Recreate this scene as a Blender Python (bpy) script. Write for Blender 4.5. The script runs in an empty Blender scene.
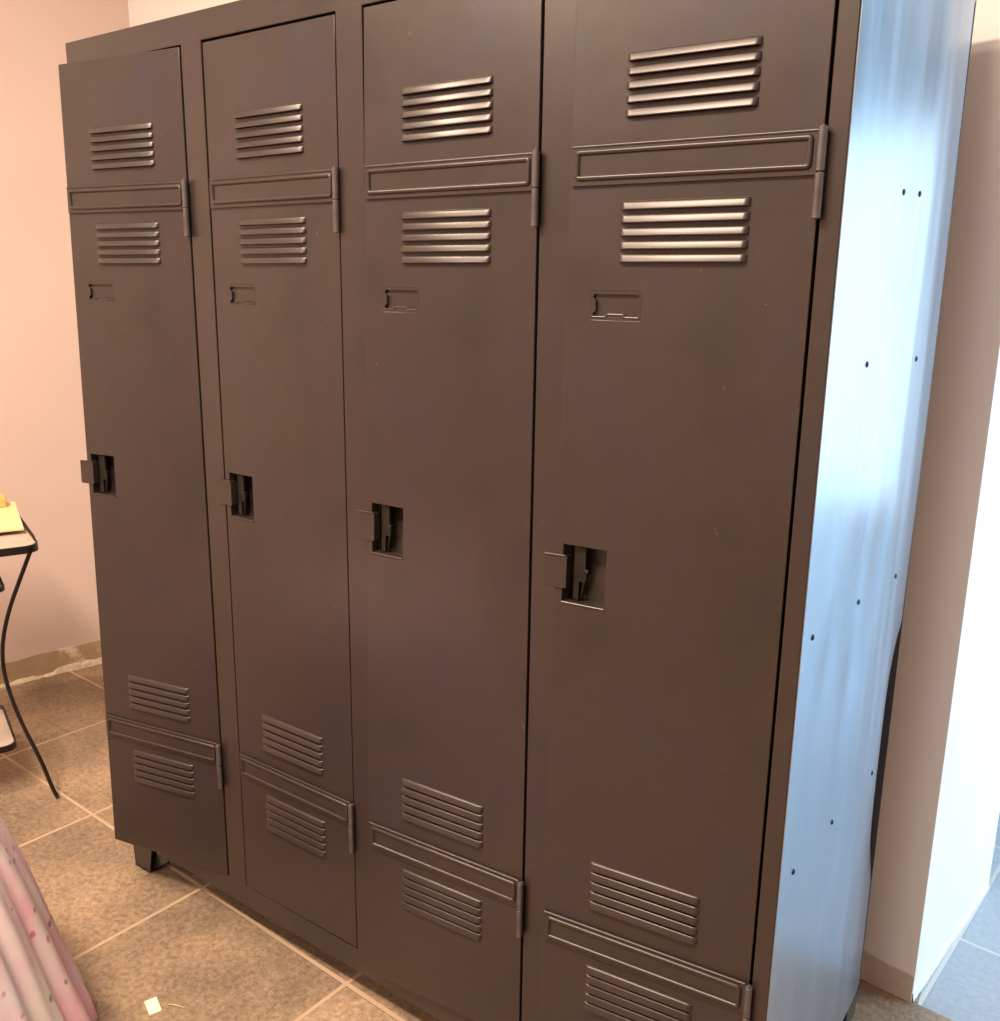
import bpy, bmesh, math, random
from mathutils import Vector, Matrix

random.seed(7)
SC = bpy.context.scene
COL = SC.collection
R = math.radians

# ------------------------------------------------------------------ camera
cam_data = bpy.data.cameras.new('camera')
cam = bpy.data.objects.new('camera', cam_data)
COL.objects.link(cam)
CAM = Vector((1.8685, -1.1097, 1.3539))
YAW, PITCH, ROLL = 0.6288, 0.2334, 0.0147
fw = Vector((-math.sin(YAW) * math.cos(PITCH), math.cos(YAW) * math.cos(PITCH), -math.sin(PITCH)))
rt = Vector((math.cos(YAW), math.sin(YAW), 0))
up = rt.cross(fw)
rt2 = rt * math.cos(ROLL) + up * math.sin(ROLL)
up2 = -rt * math.sin(ROLL) + up * math.cos(ROLL)
M = Matrix((rt2, up2, -fw)).transposed().to_4x4()
M.translation = CAM
cam.matrix_world = M
cam_data.sensor_fit = 'HORIZONTAL'
cam_data.sensor_width = 36.0
cam_data.lens = 946.49 / 1000 * 36.0
cam_data.clip_start = 0.02
SC.camera = cam

# ------------------------------------------------------------------ light and exposure
SC.view_settings.view_transform = 'Standard'
SC.view_settings.look = 'None'
SC.view_settings.gamma = 1.0
SC.view_settings.use_curve_mapping = False
SC.view_settings.exposure = 0.07

world = bpy.data.worlds.new('world')
SC.world = world
world.use_nodes = True
wb = world.node_tree.nodes['Background']
wb.inputs['Color'].default_value = (0.75, 0.87, 1.0, 1)
wb.inputs['Strength'].default_value = 0.15


def area(name, loc, aim, sx, sy, power, color, shape='RECTANGLE'):
    d = bpy.data.lights.new(name, 'AREA')
    d.shape = shape
    d.size = sx
    if shape in ('RECTANGLE', 'ELLIPSE'):
        d.size_y = sy
    d.energy = power
    d.color = color
    o = bpy.data.objects.new(name, d)
    COL.objects.link(o)
    o.location = loc
    o.rotation_euler = (Vector(aim) - Vector(loc)).to_track_quat('-Z', 'Y').to_euler()
    return o


WARM = (1.0, 0.80, 0.61)
# ceiling lights of the locker room
area('ceiling_tube_light', (0.85, -1.45, 2.80), (0.85, -1.45, 0), 1.30, 0.20, 118, WARM)
area('ceiling_lamp_light', (-0.25, -1.10, 2.84), (-0.25, -1.10, 0), 0.22, 0.22, 42, WARM, 'DISK')
area('ceiling_lamp_light', (-0.60, -2.6, 2.84), (-0.60, -2.6, 0), 0.22, 0.22, 46, WARM, 'DISK')
area('ceiling_lamp_light', (1.42, -3.1, 2.84), (1.42, -3.1, 0), 0.22, 0.22, 10, WARM, 'DISK')
# daylight entering by the garden door of the adjoining room, plus an added side light
DAY = (0.56, 0.80, 1.0)
area('garden_door_daylight', (2.75, 4.55, 1.16), (2.75, 0, 1.16), 2.0, 2.12, 41, (0.66, 0.85, 1.0))
area('added_side_daylight', (3.85, 2.15, 1.35), (0, 2.15, 1.15), 2.1, 2.2, 125, DAY)  # unseen source, added to brighten the wall end face


# ------------------------------------------------------------------ helpers
WL = {}


class MB:
    """collects geometry for ONE mesh object; tf maps local points to world"""

    def __init__(self, tf=None):
        self.bm = bmesh.new()
        self.tf = tf or (lambda x, y, z: Vector((x, y, z)))

    def v(self, x, y, z):
        return self.bm.verts.new(self.tf(x, y, z))

    def f(self, *vs):
        try:
            return self.bm.faces.new(vs)
        except ValueError:
            return None

    def box(self, x0, x1, y0, y1, z0, z1, nx=1, ny=1, nz=1):
        X = [x0 + (x1 - x0) * i / nx for i in range(nx + 1)]
        Y = [y0 + (y1 - y0) * i / ny for i in range(ny + 1)]
        Z = [z0 + (z1 - z0) * i / nz for i in range(nz + 1)]
        g = {}

        def p(i, j, k):
            if (i, j, k) not in g:
                g[(i, j, k)] = self.v(X[i], Y[j], Z[k])
            return g[(i, j, k)]
        for i in range(nx):
            for j in range(ny):
                self.f(p(i, j, 0), p(i, j + 1, 0), p(i + 1, j + 1, 0), p(i + 1, j, 0))
                self.f(p(i, j, nz), p(i + 1, j, nz), p(i + 1, j + 1, nz), p(i, j + 1, nz))
        for i in range(nx):
            for k in range(nz):
                self.f(p(i, 0, k), p(i + 1, 0, k), p(i + 1, 0, k + 1), p(i, 0, k + 1))
                self.f(p(i, ny, k), p(i, ny, k + 1), p(i + 1, ny, k + 1), p(i + 1, ny, k))
        for j in range(ny):
            for k in range(nz):
                self.f(p(0, j, k), p(0, j, k + 1), p(0, j + 1, k + 1), p(0, j + 1, k))
                self.f(p(nx, j, k), p(nx, j + 1, k), p(nx, j + 1, k + 1), p(nx, j, k + 1))

    def plate(self, U, V, hole, t0, t1):
        """sheet over a grid in (x,z) with missing cells, from depth t0 to t1 (y)"""
        U = sorted(set(round(a, 5) for a in U))
        V = sorted(set(round(a, 5) for a in V))
        solid = {}
        for i in range(len(U) - 1):
            for k in range(len(V) - 1):
                solid[(i, k)] = not hole((U[i] + U[i + 1]) / 2, (V[k] + V[k + 1]) / 2)
        g = {}

        def p(i, k, s):
            if (i, k, s) not in g:
                g[(i, k, s)] = self.v(U[i], (t0, t1)[s], V[k])
            return g[(i, k, s)]
        for (i, k), ok in solid.items():
            if not ok:
                continue
            self.f(p(i, k, 0), p(i + 1, k, 0), p(i + 1, k + 1, 0), p(i, k + 1, 0))
            self.f(p(i, k, 1), p(i, k + 1, 1), p(i + 1, k + 1, 1), p(i + 1, k, 1))
            for di, dk, a, b in ((-1, 0, (0, 0), (0, 1)), (1, 0, (1, 1), (1, 0)), (0, -1, (1, 0), (0, 0)), (0, 1, (0, 1), (1, 1))):
                if not solid.get((i + di, k + dk), False):
                    A = (i + a[0], k + a[1])
                    B = (i + b[0], k + b[1])
                    self.f(p(*A, 0), p(*B, 0), p(*B, 1), p(*A, 1))

    def tube(self, pts, r, n=10, closed=False, flat=1.0):
        pts = [Vector(p) for p in pts]
        N = len(pts)
        rings = []
        ref = None
        for i, p in enumerate(pts):
            a = pts[(i - 1) % N] if (closed or i > 0) else pts[i]
            b = pts[(i + 1) % N] if (closed or i < N - 1) else pts[i]
            t = (b - a).normalized()
            if ref is None:
                ref = Vector((0, 0, 1)) if abs(t.z) < 0.9 else Vector((1, 0, 0))
            s = (ref - t * ref.dot(t)).normalized()
            ref = s
            w = t.cross(s)
            rr = r[i] if isinstance(r, (list, tuple)) else r
            ring = []
            for j in range(n):
                q = p + (s * math.cos(2 * math.pi * j / n) + w * flat * math.sin(2 * math.pi * j / n)) * rr
                ring.append(self.v(*q))
            rings.append(ring)
        for i in range(N if closed else N - 1):
            A, B = rings[i], rings[(i + 1) % N]
            for j in range(n):
                self.f(A[j], A[(j + 1) % n], B[(j + 1) % n], B[j])
        if not closed:
            self.f(*reversed(rings[0]))
            self.f(*rings[-1])

    def cyl(self, x, y, z0, z1, r, n=16):
        self.tube([(x, y, z0), (x, y, z1)], r, n)

    def prism(self, poly, y0, y1):
        """poly in (x,z) extruded along y"""
        a = [self.v(x, y0, z) for x, z in poly]
        b = [self.v(x, y1, z) for x, z in poly]
        self.f(*a)
        self.f(*reversed(b))
        n = len(poly)
        for i in range(n):
            self.f(a[i], b[i], b[(i + 1) % n], a[(i + 1) % n])

    def prism_z(self, poly, z0, z1):
        a = [self.v(x, y, z0) for x, y in poly]
        b = [self.v(x, y, z1) for x, y in poly]
        self.f(*reversed(a))
        self.f(*b)
        n = len(poly)
        for i in range(n):
            self.f(a[i], a[(i + 1) % n], b[(i + 1) % n], b[i])

    def build(self, name, mat, parent=None, pivot=None, smooth=True, bevel=0, angle=35):
        bm = self.bm
        bmesh.ops.recalc_face_normals(bm, faces=bm.faces[:])
        vs = [v.co for v in bm.verts]
        if pivot is None:
            lo = Vector([min(v[i] for v in vs) for i in range(3)])
            hi = Vector([max(v[i] for v in vs) for i in range(3)])
            pivot = Vector(((lo.x + hi.x) / 2, (lo.y + hi.y) / 2, lo.z))
        pivot = Vector(pivot)
        for v in bm.verts:
            v.co -= pivot
        me = bpy.data.meshes.new(name)
        bm.to_mesh(me)
        bm.free()
        if smooth:
            for p in me.polygons:
                p.use_smooth = True
            me.set_sharp_from_angle(angle=R(angle))
        me.materials.append(mat)
        o = bpy.data.objects.new(name, me)
        COL.objects.link(o)
        if parent:
            o.parent = parent
            o.location = pivot - WL[parent.name]
        else:
            o.location = pivot
        WL[o.name] = pivot
        if bevel:
            b = o.modifiers.new('bevel', 'BEVEL')
            b.width = bevel
            b.segments = 2
            b.limit_method = 'ANGLE'
            b.angle_limit = R(50)
        return o


def empty(name, loc, label, cat, group=None):
    o = bpy.data.objects.new(name, None)
    COL.objects.link(o)
    o.location = loc
    o.empty_display_size = 0.1
    WL[o.name] = Vector(loc)
    return tag(o, label, cat, group)


def tag(o, label, cat, group=None):
    o['label'] = label
    o['category'] = cat
    if group:
        o['group'] = group
    return o


def structure(o, label, cat):
    o['kind'] = 'structure'
    return tag(o, label, cat)


# ------------------------------------------------------------------ materials
def nodes(name):
    m = bpy.data.materials.new(name)
    m.use_nodes = True
    nt = m.node_tree
    return m, nt, nt.nodes['Principled BSDF']


def N(nt, t, **kw):
    n = nt.nodes.new(t)
    for k, v in kw.items():
        if k in n.inputs:
            n.inputs[k].default_value = v
        else:
            setattr(n, k, v)
    return n


def ramp(nt, src, stops):
    r = nt.nodes.new('ShaderNodeValToRGB')
    e = r.color_ramp.elements
    while len(e) < len(stops):
        e.new(0.5)
    for el, (p, c) in zip(e, stops):
        el.position = p
        el.color = (*c, 1) if len(c) == 3 else c
    nt.links.new(src, r.inputs['Fac'])
    return r.outputs['Color']


def noise(nt, scale, detail=3, rough=0.5, scl=None, coord='Object'):
    tc = nt.nodes.new('ShaderNodeTexCoord')
    src = tc.outputs[coord]
    if scl:
        mp = nt.nodes.new('ShaderNodeMapping')
        mp.inputs['Scale'].default_value = scl
        nt.links.new(src, mp.inputs['Vector'])
        src = mp.outputs['Vector']
    n = N(nt, 'ShaderNodeTexNoise', Scale=scale, Detail=detail, Roughness=rough)
    nt.links.new(src, n.inputs['Vector'])
    return n.outputs['Fac']


def bump(nt, bsdf, src, strength, dist=0.01):
    b = N(nt, 'ShaderNodeBump', Strength=strength, Distance=dist)
    nt.links.new(src, b.inputs['Height'])
    nt.links.new(b.outputs['Normal'], bsdf.inputs['Normal'])
    return b


def mix(nt, fac, a, b, blend='MIX'):
    m = nt.nodes.new('ShaderNodeMix')
    m.data_type = 'RGBA'
    m.blend_type = blend
    for sock, val in ((0, fac), (6, a), (7, b)):
        if hasattr(val, 'is_output'):
            nt.links.new(val, m.inputs[sock])
        elif isinstance(val, (int, float)):
            m.inputs[sock].default_value = val
        else:
            m.inputs[sock].default_value = (*val, 1)
    return m.outputs[2]


def math_node(nt, op, a, b=None):
    m = nt.nodes.new('ShaderNodeMath')
    m.operation = op
    for i, val in enumerate((a, b)):
        if val is None:
            continue
        if hasattr(val, 'is_output'):
            nt.links.new(val, m.inputs[i])
        else:
            m.inputs[i].default_value = val
    return m.outputs[0]


def mat_paint():
    m, nt, b = nodes('dark_locker_paint')
    c = ramp(nt, noise(nt, 5.5, 4, 0.55), [(0.34, (0.034, 0.027, 0.023)), (0.50, (0.043, 0.031, 0.027)), (0.68, (0.038, 0.029, 0.034))])
    chips = ramp(nt, noise(nt, 95, 2, 0.5), [(0.76, (0, 0, 0)), (0.79, (1, 1, 1))])
    c = mix(nt, math_node(nt, 'MULTIPLY', chips, 0.5), c, (0.22, 0.16, 0.12))
    nt.links.new(c, b.inputs['Base Color'])
    b.inputs['Metallic'].default_value = 0.28
    b.inputs['Specular IOR Level'].default_value = 0.4
    b.inputs['Coat Weight'].default_value = 0.30
    b.inputs['Coat IOR'].default_value = 1.6
    b.inputs['Coat Roughness'].default_value = 0.27
    rr = ramp(nt, noise(nt, 7, 3), [(0.3, (0.33,) * 3), (0.7, (0.41,) * 3)])
    nt.links.new(rr, b.inputs['Roughness'])
    bump(nt, b, noise(nt, 9, 2), 0.12, 0.01)
    return m


def mat_plain(name, col, rough=0.5, metal=0.0, var=0.15, scale=20, bmp=0.05):
    m, nt, b = nodes(name)
    lo = tuple(x * (1 - var) for x in col)
    hi = tuple(min(1, x * (1 + var)) for x in col)
    n = noise(nt, scale, 3)
    nt.links.new(ramp(nt, n, [(0.3, lo), (0.7, hi)]), b.inputs['Base Color'])
    b.inputs['Roughness'].default_value = rough
    b.inputs['Metallic'].default_value = metal
    if bmp:
        bump(nt, b, n, bmp, 0.01)
    return m


def mat_sheet():
    m, nt, b = nodes('bare_steel_sheet')
    streak = noise(nt, 3, 3, 0.55, (1.0, 3.0, 0.45))
    blot = noise(nt, 5, 4, 0.6)
    c = mix(nt, 0.5, ramp(nt, streak, [(0.3, (0.36, 0.425, 0.51)), (0.7, (0.44, 0.505, 0.59))]),
            ramp(nt, blot, [(0.3, (0.37, 0.435, 0.52)), (0.65, (0.44, 0.51, 0.59))]))
    nt.links.new(c, b.inputs['Base Color'])
    b.inputs['Metallic'].default_value = 0.95
    nt.links.new(ramp(nt, streak, [(0.3, (0.27,) * 3), (0.7, (0.36,) * 3)]), b.inputs['Roughness'])
    bump(nt, b, noise(nt, 3, 2, 0.45, (1, 2.6, 0.5)), 0.25, 0.02)
    return m


def mat_wall(name, col, var=0.04):
    m, nt, b = nodes(name)
    n = noise(nt, 3.5, 4)
    nt.links.new(ramp(nt, n, [(0.3, tuple(x * (1 - var) for x in col)), (0.7, col)]), b.inputs['Base Color'])
    b.inputs['Roughness'].default_value = 0.75
    bump(nt, b, noise(nt, 60, 4), 0.06, 0.005)
    return m


def mat_skirt(name, base, pale):
    m, nt, b = nodes(name)
    n = noise(nt, 9, 5, 0.6)
    c = ramp(nt, n, [(0.40, base), (0.56, tuple(x * 1.15 for x in base)), (0.66, pale)])
    nt.links.new(c, b.inputs['Base Color'])
    b.inputs['Roughness'].default_value = 0.85
    bump(nt, b, noise(nt, 40, 5), 0.4, 0.01)
    return m


def mat_tiles(name, w, h, ox, oy, rot, dark, light, grout, grain=0.55):
    m, nt, b = nodes(name)
    tc = nt.nodes.new('ShaderNodeTexCoord')
    mp = nt.nodes.new('ShaderNodeMapping')
    mp.vector_type = 'TEXTURE'
    mp.inputs['Location'].default_value = (ox, oy, 0)
    mp.inputs['Rotation'].default_value = (0, 0, rot)
    nt.links.new(tc.outputs['Object'], mp.inputs['Vector'])
    br = N(nt, 'ShaderNodeTexBrick', Scale=1.0)
    br.offset = 0.0
    br.squash = 1.0
    br.inputs['Mortar Size'].default_value = 0.0055
    br.inputs['Mortar Smooth'].default_value = 0.3
    br.inputs['Brick Width'].default_value = w
    br.inputs['Row Height'].default_value = h
    br.inputs['Color1'].default_value = (0.82, 0.82, 0.82, 1)
    br.inputs['Color2'].default_value = (1, 1, 1, 1)
    nt.links.new(mp.outputs['Vector'], br.inputs['Vector'])
    big = noise(nt, 1.9, 7, 0.66)
    fine = noise(nt, 75, 6, 0.8)
    c = ramp(nt, big, [(0.30, dark), (0.50, tuple((a + d) / 2 for a, d in zip(dark, light))), (0.68, light)])
    c = mix(nt, grain, c, ramp(nt, fine, [(0.36, (0.25, 0.235, 0.22)), (0.64, (1.7, 1.66, 1.60))]), 'MULTIPLY')
    c = mix(nt, 1.0, c, br.outputs['Color'], 'MULTIPLY')
    spk = ramp(nt, noise(nt, 130, 2), [(0.735, (0, 0, 0)), (0.76, (1, 1, 1))])
    c = mix(nt, math_node(nt, 'MULTIPLY', spk, 0.65), c, (0.75, 0.62, 0.46))
    c = mix(nt, math_node(nt, 'MULTIPLY', br.outputs['Fac'], 0.75), c, grout)
    nt.links.new(c, b.inputs['Base Color'])
    nt.links.new(ramp(nt, big, [(0.3, (0.42,) * 3), (0.7, (0.58,) * 3)]), b.inputs['Roughness'])
    hgt = math_node(nt, 'SUBTRACT', math_node(nt, 'ADD', math_node(nt, 'MULTIPLY', big, 0.6), math_node(nt, 'MULTIPLY', fine, 0.25)), math_node(nt, 'MULTIPLY', br.outputs['Fac'], 0.3))
    bump(nt, b, hgt, 0.5, 0.012)
    return m


def mat_fleece():
    m, nt, b = nodes('pink_spotted_fleece')
    c = ramp(nt, noise(nt, 5.0, 3), [(0.36, (0.92, 0.84, 0.82)), (0.46, (0.94, 0.70, 0.73)), (0.54, (0.94, 0.54, 0.62)), (0.64, (0.84, 0.64, 0.82)), (0.74, (0.94, 0.86, 0.83))])
    tc = nt.nodes.new('ShaderNodeTexCoord')
    vo = N(nt, 'ShaderNodeTexVoronoi', Scale=30.0)
    nt.links.new(tc.outputs['Object'], vo.inputs['Vector'])
    wob = math_node(nt, 'ADD', vo.outputs['Distance'], math_node(nt, 'MULTIPLY', noise(nt, 160, 2), 0.12))
    dots = ramp(nt, wob, [(0.20, (1, 1, 1)), (0.29, (0, 0, 0))])
    sep = nt.nodes.new('ShaderNodeSeparateColor')
    nt.links.new(vo.outputs['Color'], sep.inputs['Color'])
    dc = ramp(nt, sep.outputs['Red'], [(0.0, (0.22, 0.12, 0.16)), (0.45, (0.22, 0.12, 0.16)), (0.5, (0.62, 0.06, 0.22)), (1.0, (0.70, 0.10, 0.28))])
    few = math_node(nt, 'GREATER_THAN', sep.outputs['Green'], 0.15)
    c = mix(nt, math_node(nt, 'MULTIPLY', math_node(nt, 'MULTIPLY', dots, few), 0.8), c, dc)
    nt.links.new(c, b.inputs['Base Color'])
    b.inputs['Roughness'].default_value = 0.95
    b.inputs['Sheen Weight'].default_value = 0.4
    bump(nt, b, noise(nt, 420, 2), 0.25, 0.003)
    return m


PAINT = mat_paint()
SHEET = mat_sheet()
IRON = mat_plain('black_iron', (0.018, 0.014, 0.012), 0.45, 0.4, 0.2, 40)
SCREW = mat_plain('dark_screw_metal', (0.03, 0.03, 0.035), 0.45, 0.8, 0.2, 60, 0)
LEDGE = mat_plain('worn_hinge_steel', (0.13, 0.12, 0.12), 0.34, 0.6, 0.2, 50)
BOARD = mat_plain('tray_top_board', (0.50, 0.40, 0.34), 0.5, 0, 0.1, 12)
YELLOW = mat_plain('yellow_paper', (0.80, 0.66, 0.34), 0.75, 0, 0.06, 18)
ORANGE = mat_plain('orange_card', (0.80, 0.42, 0.14), 0.6, 0, 0.08, 18)
PAPER = mat_plain('cream_paper', (0.88, 0.86, 0.68), 0.8, 0, 0.04, 40)
WOOD = mat_plain('splintered_wood', (0.70, 0.50, 0.30), 0.7, 0, 0.2, 60)
CREAM = mat_wall('white_wall_paint', (0.88, 0.87, 0.85))
PEACH = mat_wall('pinkish_beige_wall_paint', (0.70, 0.555, 0.50))
CEIL = mat_wall('ceiling_paint', (0.85, 0.83, 0.80))
SKIRT = mat_skirt('bare_plaster_strip', (0.40, 0.29, 0.18), (0.80, 0.68, 0.55))
SKIRT2 = mat_skirt('bare_plaster_strip_pale', (0.55, 0.47, 0.39), (0.72, 0.64, 0.56))
CHALK = mat_skirt('chipped_white_paint', (0.80, 0.80, 0.78), (0.55, 0.55, 0.55))
SLATE = mat_tiles('brown_slate_tiles', 0.4825, 0.4325, -0.2795, 0.060, R(-2.3), (0.150, 0.114, 0.084), (0.48, 0.335, 0.220), (0.70, 0.50, 0.34))
SLATE2 = mat_tiles('daylight_tinted_slate_tiles', 0.4825, 0.4325, 1.635, 0.915, R(-4.5), (0.40, 0.46, 0.53), (0.50, 0.56, 0.62), (0.80, 0.80, 0.78), 0.15)  # pale blue-grey puts the daylight on this floor into the tile colour
FLEECE = mat_fleece()

# ------------------------------------------------------------------ the setting
# back wall runs from the left corner to the pier end; the room is turned a little against the lockers
C0 = Vector((-1.130, 0.903))
C1 = Vector((1.600, 0.655))
bdir = (C1 - C0).normalized()
bnor = Vector((-bdir.y, bdir.x))
REV = Vector((1.652, 1.160))
HT = 2.90


def wall(name, pts, z0, z1, mat, label, cat='wall'):
    mb = MB()
    mb.prism_z(pts, z0, z1)
    return structure(mb.build(name, mat, smooth=False), label, cat)


# floor of the locker room and of the adjoining room
mb = MB()
mb.prism_z([(-3.2, -4.6), (4.2, -4.6), (4.2, 0.50), (1.612, 0.655), (1.60, 0.80), (-1.3, 1.05), (-3.2, 1.2)], -0.1, 0.0)
structure(mb.build('floor', SLATE, pivot=(0, 0, 0), smooth=False), 'brown slate tile floor with pale grout lines under the lockers', 'floor')
mb = MB()
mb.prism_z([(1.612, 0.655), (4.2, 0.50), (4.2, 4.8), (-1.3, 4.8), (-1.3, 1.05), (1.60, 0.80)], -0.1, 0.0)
structure(mb.build('floor', SLATE2, pivot=(0, 0, 0), smooth=False), 'slate tile floor with blue daylight painted into its colour beyond the wall end at the right edge', 'floor')
# back wall with its end face
pb0 = C0 + bdir * -0.25
bk = REV - bdir * 3.05
wall('wall_back', [tuple(C1), tuple(REV), tuple(bk), tuple(pb0 + bnor * 0.1), tuple(pb0)], 0, HT, CREAM,
     'white painted wall behind the lockers ending in a bright end face')
# left wall
l0 = Vector((-1.245, 0.390))
ldir = (C0 - l0).normalized()
lnor = Vector((-ldir.y, ldir.x))
la = l0 - ldir * 4.9
lb = C0 + ldir * 0.02
wall('wall_left', [tuple(la), tuple(lb), tuple(lb + lnor * 0.15), tuple(la + lnor * 0.15)], 0, HT, PEACH,
     'pinkish beige wall at the left beyond the small table')
# walls out of view
wall('wall_front', [(-3.2, -4.6), (4.2, -4.6), (4.2, -4.45), (-3.2, -4.45)], 0, HT, PEACH, 'pinkish beige wall behind the camera')
wall('wall_right', [(4.05, -4.45), (4.2, -4.45), (4.2, 1.0), (4.05, 1.0)], 0, HT, PEACH, 'pinkish beige wall at the far right out of view')
wall('ceiling', [(-3.2, -4.6), (4.2, -4.6), (4.2, 4.8), (-3.2, 4.8)], HT, HT + 0.1, CEIL, 'white ceiling over the lockers', 'ceiling')

# bare plaster strips where skirting was removed
mb = MB(lambda a, b, c: Vector((*(l0 + ldir * a - lnor * b), c)))
zs = []
n = 60
for i in range(n + 1):
    a = -4.7 + (5.1) * i / n
    zs.append((a, 0.082 + 0.004 * math.sin(a * 9) + 0.002 * math.sin(a * 31)))
for (a0, h0), (a1, h1) in zip(zs, zs[1:]):
    q = [mb.v(a0, -.001, 0), mb.v(a1, -.001, 0), mb.v(a1, -.001, h1), mb.v(a0, -.001, h0), mb.v(a0, .006, 0), mb.v(a1, .006, 0), mb.v(a1, .004, h1), mb.v(a0, .004, h0)]
    mb.f(q[4], q[5], q[6], q[7])
    mb.f(q[7], q[6], q[2], q[3])
bmesh.ops.remove_doubles(mb.bm, verts=mb.bm.verts[:], dist=1e-5)
structure(mb.build('baseboard_left', SKIRT, smooth=False), 'bare brown plaster strip along the foot of the left wall', 'baseboard')
# rubble of old adhesive along the left wall foot
mb = MB(lambda a, b, c: Vector((*(l0 + ldir * a - lnor * b), c)))
rnd = random.Random(3)
prev = None
for i in range(41):
    a = -0.25 + 0.65 * i / 40
    w = 0.009 + 0.007 * rnd.random()
    h = 0.006 + 0.008 * rnd.random() + (0.012 if 0.10 < a < 0.3 else 0)
    cur = [mb.v(a, .006, 0), mb.v(a, w, 0), mb.v(a, w * .7, h * .6), mb.v(a, .006, h)]
    if prev:
        for j in range(3):
            mb.f(prev[j], cur[j], cur[j + 1], prev[j + 1])
    prev = cur
structure(mb.build('trim_1', mat_plain('crumbled_plaster', (0.72, 0.60, 0.47), 0.9, 0, 0.2, 60, 0.4), smooth=False), 'crumbled pale plaster along the foot of the left wall', 'trim')
# pier foot strips
mb = MB(lambda a, b, c: Vector((*(C1 - bdir * a - bnor * b), c)))
for k in range(52):
    a0, a1 = .05 * k, .05 * k + .05
    h0, h1 = [.052 + .012 * math.sin(t * 23) + .007 * math.sin(t * 61 + 1) for t in (a0, a1)]
    q = [mb.v(a, b, c) for a, b, c in ((a0, -.001, 0), (a1, -.001, 0), (a1, -.001, h1), (a0, -.001, h0), (a0, .005, 0), (a1, .005, 0), (a1, .004, h1), (a0, .004, h0))]
    mb.f(q[4], q[5], q[6], q[7])
    mb.f(q[7], q[6], q[2], q[3])
    if k == 0:
        mb.f(q[0], q[4], q[7], q[3])
bmesh.ops.remove_doubles(mb.bm, verts=mb.bm.verts[:], dist=1e-5)
structure(mb.build('baseboard_back', SKIRT2, smooth=False), 'bare plaster strip along the foot of the wall behind the lockers', 'baseboard')
rdir = (REV - C1).normalized()
rnor = Vector((rdir.y, -rdir.x))
mb = MB(lambda a, b, c: Vector((*(C1 + rdir * a + rnor * b), c)))
prev = None
for i in range(51):
    a = 0.5 * i / 50
    w = 0.003 + 0.0008 * rnd.random()
    h = 0.014 + 0.005 * math.sin(i * .7) + 0.004 * rnd.random()
    cur = [mb.v(a, -.001, 0), mb.v(a, w, 0), mb.v(a, w * .6, h * .5), mb.v(a, .0015, h), mb.v(a, -.001, h + .002)]
    if prev:
        for j in range(4):
            mb.f(prev[j], cur[j], cur[j + 1], prev[j + 1])
    prev = cur
structure(mb.build('baseboard_right', CHALK, smooth=False), 'chipped white plaster edge along the foot of the bright wall end', 'baseboard')

# ------------------------------------------------------------------ the lockers
W, D, H = 1.524, 0.550, 1.800
ZB = 0.070           # underside of the cabinet
ZR, ZT = 0.121, 1.749
DW = 0.3175          # door width
AX = [0.357 + 0.380 * i for i in range(4)]
TH = [(7.5, 12.5), (0.0, 0.4), (-0.3, 5.0), (2.5, 8.0)]

root = empty('locker_cabinet', (W / 2, D / 2, 0),
             'dark brown metal locker cabinet with four tall doors and a bare steel side', 'locker')

# front frame
holes = [(a - DW - 0.004, a + 0.0035) for a in AX]
U = [0, W]
for h in holes:
    U += list(h)
mb = MB()
mb.plate(U, [ZB, ZR - .003, ZT + .004, H], lambda x, z: ZR - .003 < z < ZT + .004 and any(a < x < b for a, b in holes), 0.0, 0.022)
fr = mb.build('front_frame', PAINT, root, bevel=0.0012)

# carcass: top, bottom, back, left side, partitions
mb = MB()
mb.box(0.001, W - .001, 0.022, D, H - .004, H - .001)
mb.box(0.001, W - .001, 0.022, D, ZB + .001, ZB + .004)
mb.box(0.001, W - .001, D - .002, D, ZB + .004, H - .004)
mb.box(0.001, 0.004, 0.022, D - .002, ZB + .004, H - .004)
for i in range(3):
    x = AX[i] + 0.031
    mb.box(x - .001, x + .001, 0.022, D - .002, ZB + .004, H - .004)
for i in range(4):
    mb.box(AX[i] - .33, AX[i] + .02, 0.03, D - .002, 1.50, 1.503)
mb.build('carcass', PAINT, root, smooth=False)

# bare steel right side: thin sheet, waved and curled in at the lower rear edge
mb = MB()
ny, nz = 48, 110
ys = [0.002 + (D - .002) * j / ny for j in range(ny + 1)]
zz = [ZB + (H - ZB) * k / nz for k in range(nz + 1)]


def sheet_x(y, z):
    x = 0.0012 * math.sin(y * 21 + 0.6 * math.sin(z * 3)) * math.sin(math.pi * (y / D)) + 0.0010 * math.sin(z * 4.1 + y * 5)
    # old dents
    for (cy, cz, ry, rz, a) in ((.12, .86, .03, .07, -.0030), (.25, .80, .03, .05, -.0025), (.33, .95, .04, .10, -.003), (.08, 1.02, .05, .06, -.0015)):
        x += a * math.exp(-((y - cy) / ry) ** 2 - ((z - cz) / rz) ** 2)
    # rear edge turned in
    t = max(0.0, (y - (D - .075)) / .075)
    lo = min(1, max(0, (0.80 - z) / 0.14)) * min(1, max(0, (z - 0.30) / .18))
    x -= t * t * (0.022 * lo + 0.003)
    e = min(y / .06, 1) * min((H - z) / .03, 1)
    return W + .0012 + x * e


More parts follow.
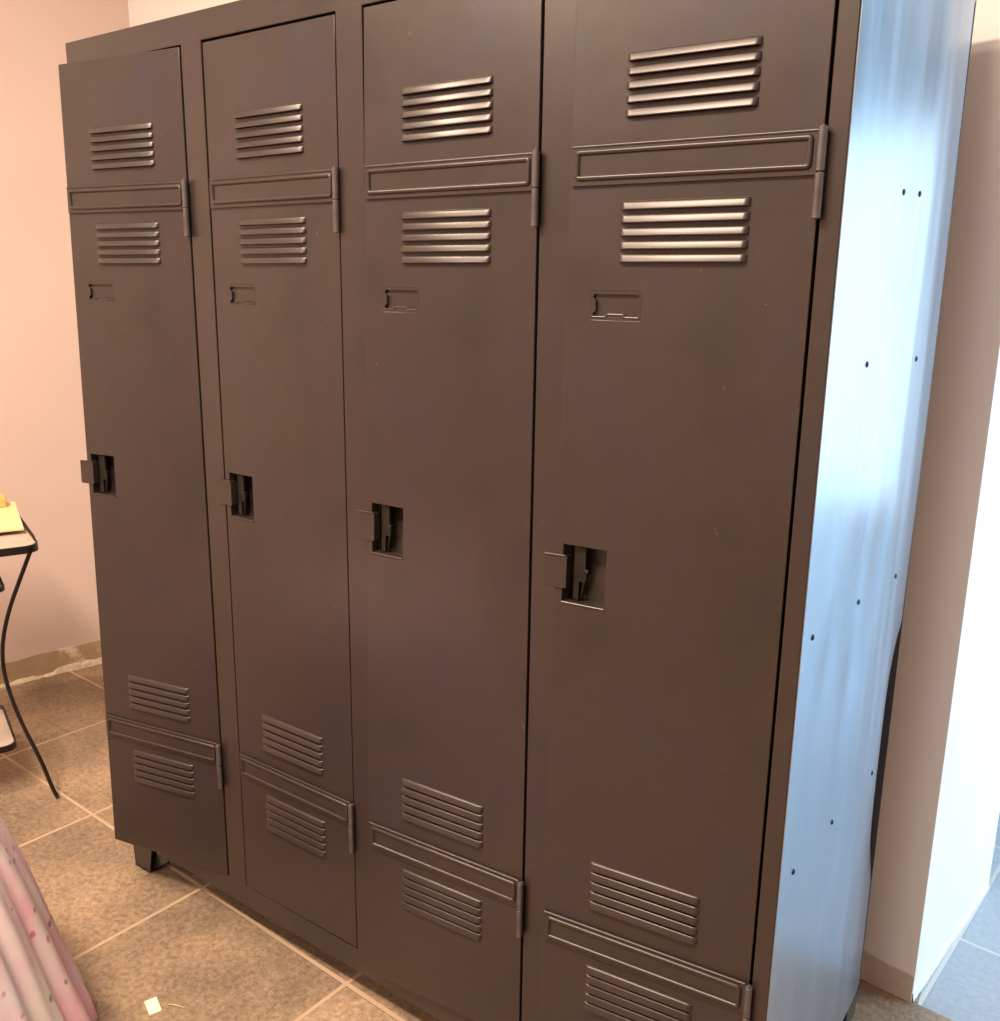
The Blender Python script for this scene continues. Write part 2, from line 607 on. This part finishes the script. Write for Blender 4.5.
outer = [[mb.v(sheet_x(y, z), y, z) for z in zz] for y in ys]
inner = [[mb.v(sheet_x(y, z) - .0012, y, z) for z in zz] for y in ys]
for j in range(ny):
    for k in range(nz):
        mb.f(outer[j][k], outer[j + 1][k], outer[j + 1][k + 1], outer[j][k + 1])
        mb.f(inner[j][k], inner[j][k + 1], inner[j + 1][k + 1], inner[j + 1][k])
for j in range(ny):
    mb.f(outer[j][0], inner[j][0], inner[j + 1][0], outer[j + 1][0])
    mb.f(outer[j][nz], outer[j + 1][nz], inner[j + 1][nz], inner[j][nz])
for k in range(nz):
    mb.f(outer[0][k], outer[0][k + 1], inner[0][k + 1], inner[0][k])
    mb.f(outer[ny][k], inner[ny][k], inner[ny][k + 1], outer[ny][k + 1])
side = mb.build('side_panel', SHEET, root)
side['label'] = 'bare bluish steel side panel with small screws'
for y, z in ((.2485, 1.480), (.327, 1.484), (.159, 1.262), (.412, 1.256), (.041, .925), (.2485, .9165), (.451, .9066), (.0526, .583), (.229, .5716), (.449, .557)):
    x = sheet_x(y, z)
    mb = MB()
    r = .0042
    rings = []
    for rr, dx in ((1, 0), (1, .0009), (.75, .0021), (.3, .0027)):
        rings.append([mb.v(x - .0004 + dx, y + r * rr * math.cos(q * math.pi / 6), z + r * rr * math.sin(q * math.pi / 6)) for q in range(12)])
    for A_, B_ in zip(rings, rings[1:]):
        for q in range(12):
            mb.f(A_[q], A_[(q + 1) % 12], B_[(q + 1) % 12], B_[q])
    mb.f(*rings[-1])
    s = mb.build('screw', SCREW, side)

# feet: folded triangular gussets under the four corners
for sx, sy in ((0, 0), (1, 0), (0, 1), (1, 1)):
    mb = MB()
    x0 = 0.0 if sx == 0 else W
    dx = 1 if sx == 0 else -1
    y0 = 0.001 if sy == 0 else D - .001
    dy = 1 if sy == 0 else -1
    mb.prism([(x0, ZB + .0005), (x0 + dx * .075, ZB + .0005), (x0 + dx * .060, 0), (x0 + dx * .004, 0)], y0, y0 + dy * .003)
    q = [mb.v(x0, y0, ZB), mb.v(x0, y0 + dy * .075, ZB), mb.v(x0 + dx * .004, y0 + dy * .055, 0), mb.v(x0 + dx * .004, y0, 0)]
    q2 = [mb.v(v.co.x + dx * .003, v.co.y, v.co.z) for v in q]
    mb.f(*q)
    mb.f(*reversed(q2))
    for i in range(4):
        mb.f(q[i], q2[i], q2[(i + 1) % 4], q[(i + 1) % 4])
    mb.box(min(x0 + dx * .004, x0 + dx * .060), max(x0 + dx * .004, x0 + dx * .060), min(y0, y0 + dy * .055), max(y0, y0 + dy * .055), 0, .003)
    mb.build('foot', PAINT, root, smooth=False)

VENT_S = (0.076, 0.243)
VENTS = [1.557, 1.3845, 0.459, 0.2855]      # underside of the lowest slat of each group
PITCH_L, HOOD = 0.0159, 0.0111
HOLE = (0.240, 0.306, 0.922, 1.005)
CARD = (0.209, 0.279, 1.312, 1.349)


def door_tf(i):
    a = AX[i]
    t0, t1 = TH[i]

    def tf(s, d, z):
        k = (ZT - z) / (ZT - ZR)
        th = R(t0 + (t1 - t0) * k)
        c, sn = math.cos(th), math.sin(th)
        d = d + (-0.0012 if i == 1 else 0.0015)
        return Vector((a - s * c + d * sn, -s * sn - d * c, z))
    return tf


def make_door(i):
    tf = door_tf(i)
    rects = []
    for vz in VENTS:
        for k in range(5):
            rects.append((VENT_S[0] + .004, VENT_S[1] - .004, vz + k * PITCH_L + .0002, vz + k * PITCH_L + HOOD - .002))
    rects.append(HOLE)
    rects.append(CARD)
    U = [0, DW, .04, .16, .2]
    V = [ZR, ZT, .18, .22, .40, .44, .6, .7, .8, 1.1, 1.2, 1.5, 1.7]
    for r in rects:
        U += r[:2]
        V += r[2:]
    mb = MB(tf)
    mb.plate(U, V, lambda s, z: any(a < s < b and c < z < e for a, b, c, e in rects), 0.0, -.0014)
    nz = 24
    mb.box(0, .0014, -.018, -.0014, ZR, ZT, 1, 1, nz)
    mb.box(DW - .0014, DW, -.018, -.0014, ZR, ZT, 1, 1, nz)
    mb.box(.0014, DW - .0014, -.018, -.0014, ZR, ZR + .0014)
    mb.box(.0014, DW - .0014, -.018, -.0014, ZT - .0014, ZT)
    mb.box(.0014, .014, -.018, -.0168, ZR, ZT, 1, 1, nz)
    mb.box(DW - .014, DW - .0014, -.018, -.0168, ZR, ZT, 1, 1, nz)
    door = mb.build('door', PAINT, root, bevel=0.0006)
    door['label'] = ['door hanging ajar past the left end of the cabinet', 'shut door set inside its frame',
                     'door standing ajar at its lower left corner', 'door beside the bare steel side'][i]

    # louvre groups: five pressed hoods each
    for vz in VENTS:
        mb = MB(tf)
        for k in range(5):
            z0 = vz + k * PITCH_L
            prof = [(HOOD, 0.0), (HOOD * .96, .0014), (HOOD * .90, .0025), (HOOD * .81, .0034), (HOOD * .70, .0040), (HOOD * .14, .0060), (HOOD * .05, .0062), (0, .0058), (.0004, .0050),
                    (HOOD * .14, .0048), (HOOD * .66, .0030), (HOOD * .80, .0020), (HOOD - .0014, -.0008)]
            secs = []
            s0, s1 = VENT_S
            for s, q in ((s0, .02), (s0 + .0015, .45), (s0 + .004, .8), (s0 + .008, 1), ((s0 + s1) / 2, 1), (s1 - .008, 1), (s1 - .004, .8), (s1 - .0015, .45), (s1, .02)):
                zc = HOOD * .5
                secs.append([mb.v(s, d * q, z0 + zc + (pz - zc) * (0.75 + .25 * q)) for pz, d in prof])
            for A_, B_ in zip(secs, secs[1:]):
                n_ = len(prof)
                for q in range(n_):
                    mb.f(A_[q], A_[(q + 1) % n_], B_[(q + 1) % n_], B_[q])
            mb.f(*secs[0])
            mb.f(*reversed(secs[-1]))
        mb.build('louver_vent', PAINT, door, angle=50)

    # pressed cross bands carrying the hinges
    for z0, z1 in ((1.479, 1.527), (0.379, 0.427)):
        mb = MB(tf)
        mb.box(.004, DW - .004, 0.0002, .0042, z0, z1, 6, 1, 1)
        # beaded rectangle
        a0, a1, b0, b1, rc = .012, DW - .0125, z0 + .0090, z1 - .0080, .003
        path = []
        for cx, cz, q0 in ((a1 - rc, b1 - rc, 0), (a0 + rc, b1 - rc, 90), (a0 + rc, b0 + rc, 180), (a1 - rc, b0 + rc, 270)):
            for q in (0, 30, 60, 90):
                path.append((cx + rc * math.cos(R(q0 + q)), .0042, cz + rc * math.sin(R(q0 + q))))
        mb.tube(path, .0035, 12, closed=True)
        mb.tube([(.0045, .0028, z1 - .0012), (DW * .5, .0028, z1 - .0012), (DW - .0045, .0028, z1 - .0012)], .0024, 12)
        mb.build('cross_band', PAINT, door, bevel=0.0018)

    # hinges: rolled knuckles on the door edge
    for z0, z1 in ((1.432, 1.531), (0.330, 0.429)):
        mb = MB(tf)
        zm = (z0 + z1) / 2
        mb.cyl(-.0015, .0072, z0, zm - .0008, .0052, 14)
        mb.cyl(-.0015, .0072, zm + .0008, z1 - .002, .0052, 14)
        mb.cyl(-.0015, .0072, z0 - .001, z1, .0026, 10)
        mb.box(-.0030, .0010, -.0005, .0040, z0 + .001, z1 - .003)
        mb.build('hinge', LEDGE, door, bevel=0.0005)

    # name card window: pressed pocket with a raised tongue in the lower edge
    mb = MB(tf)
    a0, a1, c0, c1 = CARD
    inner = [(a0 + .004, c1 - .004), (a0 + .002, c1 - .0075), (a0 + .006, c1 - .012), (a0 + .0065, c0 + .012), (a0 + .0025, c0 + .009), (a0 + .0025, c0 + .004),
             (a0 + .021, c0 + .004), (a0 + .024, c0 + .0075), (a1 - .024, c0 + .0075), (a1 - .021, c0 + .004), (a1 - .0025, c0 + .004), (a1 - .0025, c0 + .009),
             (a1 - .0065, c0 + .012), (a1 - .006, c1 - .012), (a1 - .002, c1 - .0075), (a1 - .004, c1 - .004)]
    outer_ = [(a0, c1), (a0, c1 - .0075), (a0, c1 - .012), (a0, c0 + .012), (a0, c0 + .009), (a0, c0),
              (a0 + .021, c0), (a0 + .024, c0), (a1 - .024, c0), (a1 - .021, c0), (a1, c0), (a1, c0 + .009),
              (a1, c0 + .012), (a1, c1 - .012), (a1, c1 - .0075), (a1, c1)]
    vi = [mb.v(s, 0, z) for s, z in inner]
    vo = [mb.v(s, 0, z) for s, z in outer_]
    vb = [mb.v(s, -.0045, z) for s, z in inner]
    n_ = len(inner)
    for q in range(n_):
        mb.f(vo[q], vo[(q + 1) % n_], vi[(q + 1) % n_], vi[q])
        mb.f(vi[q], vi[(q + 1) % n_], vb[(q + 1) % n_], vb[q])
    mb.f(*vb)
    for q0, q1 in ((5, 6), (6, 7), (7, 8), (8, 9), (9, 10)):
        mb.tube([(inner[q0][0], .0002, inner[q0][1]), (inner[q1][0], .0002, inner[q1][1])], .0011, 8)
    mb.build('name_card_pocket', PAINT, door, angle=30)

    # latch: recessed cup with a bent finger lever, and a flat padlock tab
    a0, a1, c0, c1 = HOLE
    mb = MB(tf)
    dp = -.026
    for s0, s1, z0, z1 in ((a0 - .0012, a0, c0, c1), (a1, a1 + .0012, c0, c1)):
        mb.box(s0, s1, dp, -.0014, z0, z1)
    mb.box(a0 - .0012, a1 + .0012, dp, -.0014, c0 - .0012, c0)
    mb.box(a0 - .0012, a1 + .0012, dp, -.0014, c1, c1 + .0012)
    mb.box(a0 - .0012, a1 + .0012, dp - .0012, dp, c0 - .0012, c1 + .0012)
    mb.tube([(a0 + .0005, .0002, c0 - .001), (a1 - .0005, .0002, c0 - .001)], .0017, 10)
    cup = mb.build('latch', PAINT, door, angle=30)
    cup['label'] = 'recessed finger latch'
    mb = MB(tf)
    sl = a1 - .012
    mb.box(sl - .010, sl - .002, dp, -.008, c0 + .004, c1 - .002)
    mb.box(sl - .0205, sl - .010, -.011, -.008, c0 + .030, c1 - .004)
    mb.tube([(sl - .0195, -.0070, c1 - .002), (sl - .0195, -.0060, c1 - .025), (sl - .0205, -.0045, c1 - .034)], [.0014, .0014, .0017], 8)
    mb.tube([(sl - .0205, -.0045, c1 - .034), (sl - .0255, -.0042, c1 - .036)], .0022, 8)
    mb.tube([(sl - .0215, -.010, c1 - .034), (sl - .018, -.011, c1 - .050), (sl - .013, -.013, c0 + .012), (sl - .011, -.016, c0 + .003)], [.0030, .0025, .0020, .0016], 8)
    mb.build('latch_lever', IRON, door, smooth=True)
    mb = MB(tf)
    mb.box(a1 - .007, .3345, .0012, .0034, .942, .989, 3, 1, 2)
    mb.box(a1 - .0075, a1 - .0055, -.012, .0034, .944, .987)
    mb.tube([(a1 - .007, -.006, .9885), (a1 - .005, .0035, .9895), (.333, .0035, .9885)], .0016, 8)
    mb.build('padlock_tab', PAINT, door, bevel=0.0005)
    return door


for i in range(4):
    make_door(i)

# ------------------------------------------------------------------ small iron table at the left
e1 = Vector((.34, .94))
e2 = Vector((-.94, .34))
Q = Vector((-.398, .056))
S = 0.46
TCEN = Q - e1 * (S / 2) + e2 * (S / 2)
TZ = 0.708
table = empty('side_table', (TCEN.x, TCEN.y, 0), 'small black iron table with curved legs holding yellow paper at the left edge', 'table')


def ttf(x, y, z):
    p = TCEN + e1 * x + e2 * y
    return Vector((p.x, p.y, z))


def rrect(hs, rc, n=6):
    out = []
    for cx, cy, q0 in ((hs - rc, hs - rc, 0), (-hs + rc, hs - rc, 90), (-hs + rc, -hs + rc, 180), (hs - rc, -hs + rc, 270)):
        for q in range(n + 1):
            t = R(q0 + 90 * q / n)
            out.append((cx + rc * math.cos(t), cy + rc * math.sin(t)))
    return out


def tray(hs, rc, z, band, name):
    mb = MB(ttf)
    mb.prism_z(rrect(hs - .004, rc), z - .006, z - .001)
    t = mb.build(name, BOARD, table, smooth=False)
    mb = MB(ttf)
    o_, i_ = rrect(hs, rc), rrect(hs - .006, rc - .004)
    n_ = len(o_)
    vs = [[mb.v(*p, zz_) for p in ring] for ring, zz_ in ((o_, z - band), (o_, z), (i_, z), (i_, z - band))]
    for a in range(4):
        for q in range(n_):
            mb.f(vs[a][q], vs[a][(q + 1) % n_], vs[(a + 1) % 4][(q + 1) % n_], vs[(a + 1) % 4][q])
    mb.build('edge_band', IRON, t, smooth=False)
    mb = MB(ttf)
    # raised wire guard at the back and sides
    pts = [(hs - .003, -hs + .06, z), (hs - .003, -hs + .075, z + .006), (hs - .003, hs - rc, z + .007)]
    for q in range(1, 6):
        t_ = R(90 * q / 6)
        pts.append((hs - .003 - rc + rc * math.cos(t_), hs - .003 - rc + rc * math.sin(t_), z + .007))
    pts += [(-hs + rc, hs - .003, z + .007), (-hs + .01, hs - .003, z)]
    mb.tube(pts, .0022, 8)
    mb.build('wire_guard', IRON, t)
    return t


tray(S / 2, .035, TZ, .019, 'table_top')
tray(.152, .03, .585, .010, 'middle_shelf')
tray(.140, .03, .150, .016, 'lower_shelf')
for ax, ay in ((1, -1), (-1, -1), (-0.15, 1.0)):
    mb = MB(ttf)
    pts, rad = [], []
    ctrl = [(.212, TZ - .012), (.185, .62), (.150, .52), (.128, .42), (.128, .33), (.150, .22), (.186, .11), (.204, .03), (.213, .005)]
    # smooth the control polygon
    for _ in range(2):
        new = [ctrl[0]]
        for (a, b), (c, d) in zip(ctrl, ctrl[1:]):
            new += [(a * .75 + c * .25, b * .75 + d * .25), (a * .25 + c * .75, b * .25 + d * .75)]
        ctrl = new + [ctrl[-1]]
    for r_, z_ in ctrl:
        pts.append((ax * r_, ay * r_, z_))
    mb.tube(pts, .0052, 10)
    mb.build('leg', IRON, table)

# things on the table: the paper lies across the raised wire guard
PZ = TZ + .0095
pr = Vector((-.528, .0850))
pd = Vector((-.914, .405)).normalized()
pl_ = Vector((-pd.y, pd.x))


def ptf(x, y, z):
    p = pr + pl_ * x + pd * y
    return Vector((p.x, p.y, z))


mb = MB(ptf)
mb.box(0, .25, 0, .345, PZ, PZ + .007)
tag(mb.build('paper_stack', YELLOW, bevel=0.001), 'flat stack of yellow paper on the small iron table', 'paper')
mb = MB(ptf)
mb.box(.025, .16, .27, .33, PZ + .007, PZ + .034)
tag(mb.build('card_box', ORANGE, bevel=0.003), 'small orange box at the back of the yellow paper stack', 'box')

# ------------------------------------------------------------------ fleece blanket, heaped at the lower left
mb = MB()
BC = Vector((0.222, -0.754))
prof = [(0.62, 0.0), (0.62, .08), (0.615, .15), (0.60, .215), (0.57, .265), (0.53, .302), (0.48, .325), (0.42, .347), (0.345, .372), (0.27, .395), (0.20, .415), (0.12, .436), (0.05, .455), (0.008, .462), (0.0015, .460)]
nA = 420
rings = []
for z, r in prof:
    k = max(0.0, min(1.0, (0.60 - z) / 0.5))
    ring = []
    for q in range(nA):
        a = 2 * math.pi * q / nA
        fold = 0.6 * math.sin(33 * a + 1.1 * math.sin(3 * a) + 1.5 * z) + 0.25 * math.sin(52 * a + 2 * math.sin(2 * a) - 2 * z) + .35 * math.sin(14 * a + 1)
        fold = 0.7 - 2 * (1 - min(1, max(0, (fold + 1) / 2))) ** 1.6
        rr = r - (0.018 - 0.014 * min(1, max(0, (z - .2) / .2))) * min(1, r / .2) + (0.004 + 0.019 * k) * fold * (1 if r > .06 else 0)
        ring.append(mb.v(BC.x + rr * math.cos(a), BC.y + rr * math.sin(a), z + 0.006 * math.sin(5 * a) * (1 if 0 < r < .3 else 0)))
    rings.append(ring)
for A_, B_ in zip(rings[1:], rings[2:]):
    for q in range(nA):
        mb.f(A_[q], A_[(q + 1) % nA], B_[(q + 1) % nA], B_[q])
bmesh.ops.delete(mb.bm, geom=rings[0], context='VERTS')
mb.f(*rings[1])
bl = mb.build('fleece_blanket', FLEECE, smooth=True, angle=180)
tag(bl, 'pink fleece blanket with dots and stars draped at the lower left', 'blanket')

# ------------------------------------------------------------------ litter on the floor
mb = MB()
a, b, c, d = Vector((.4135, -.2495)), Vector((.4205, -.2275)), Vector((.459, -.242)), Vector((.452, -.264))
mb.prism_z([tuple(a), tuple(d), tuple(c), tuple(b)], 0.0, .004)
tag(mb.build('paper_scrap', PAPER, smooth=False, bevel=0.0006), 'small cream paper scrap on the floor tiles in front of the lockers', 'paper scrap')
mb = MB()
mb.tube([(.454, -.2255, .0022), (.469, -.2185, .0030), (.487, -.2115, .0018)], [.0012, .0018, .0010], 6, flat=.8)
tag(mb.build('wood_splinter', WOOD), 'thin wooden splinter lying right of the paper scrap', 'splinter')
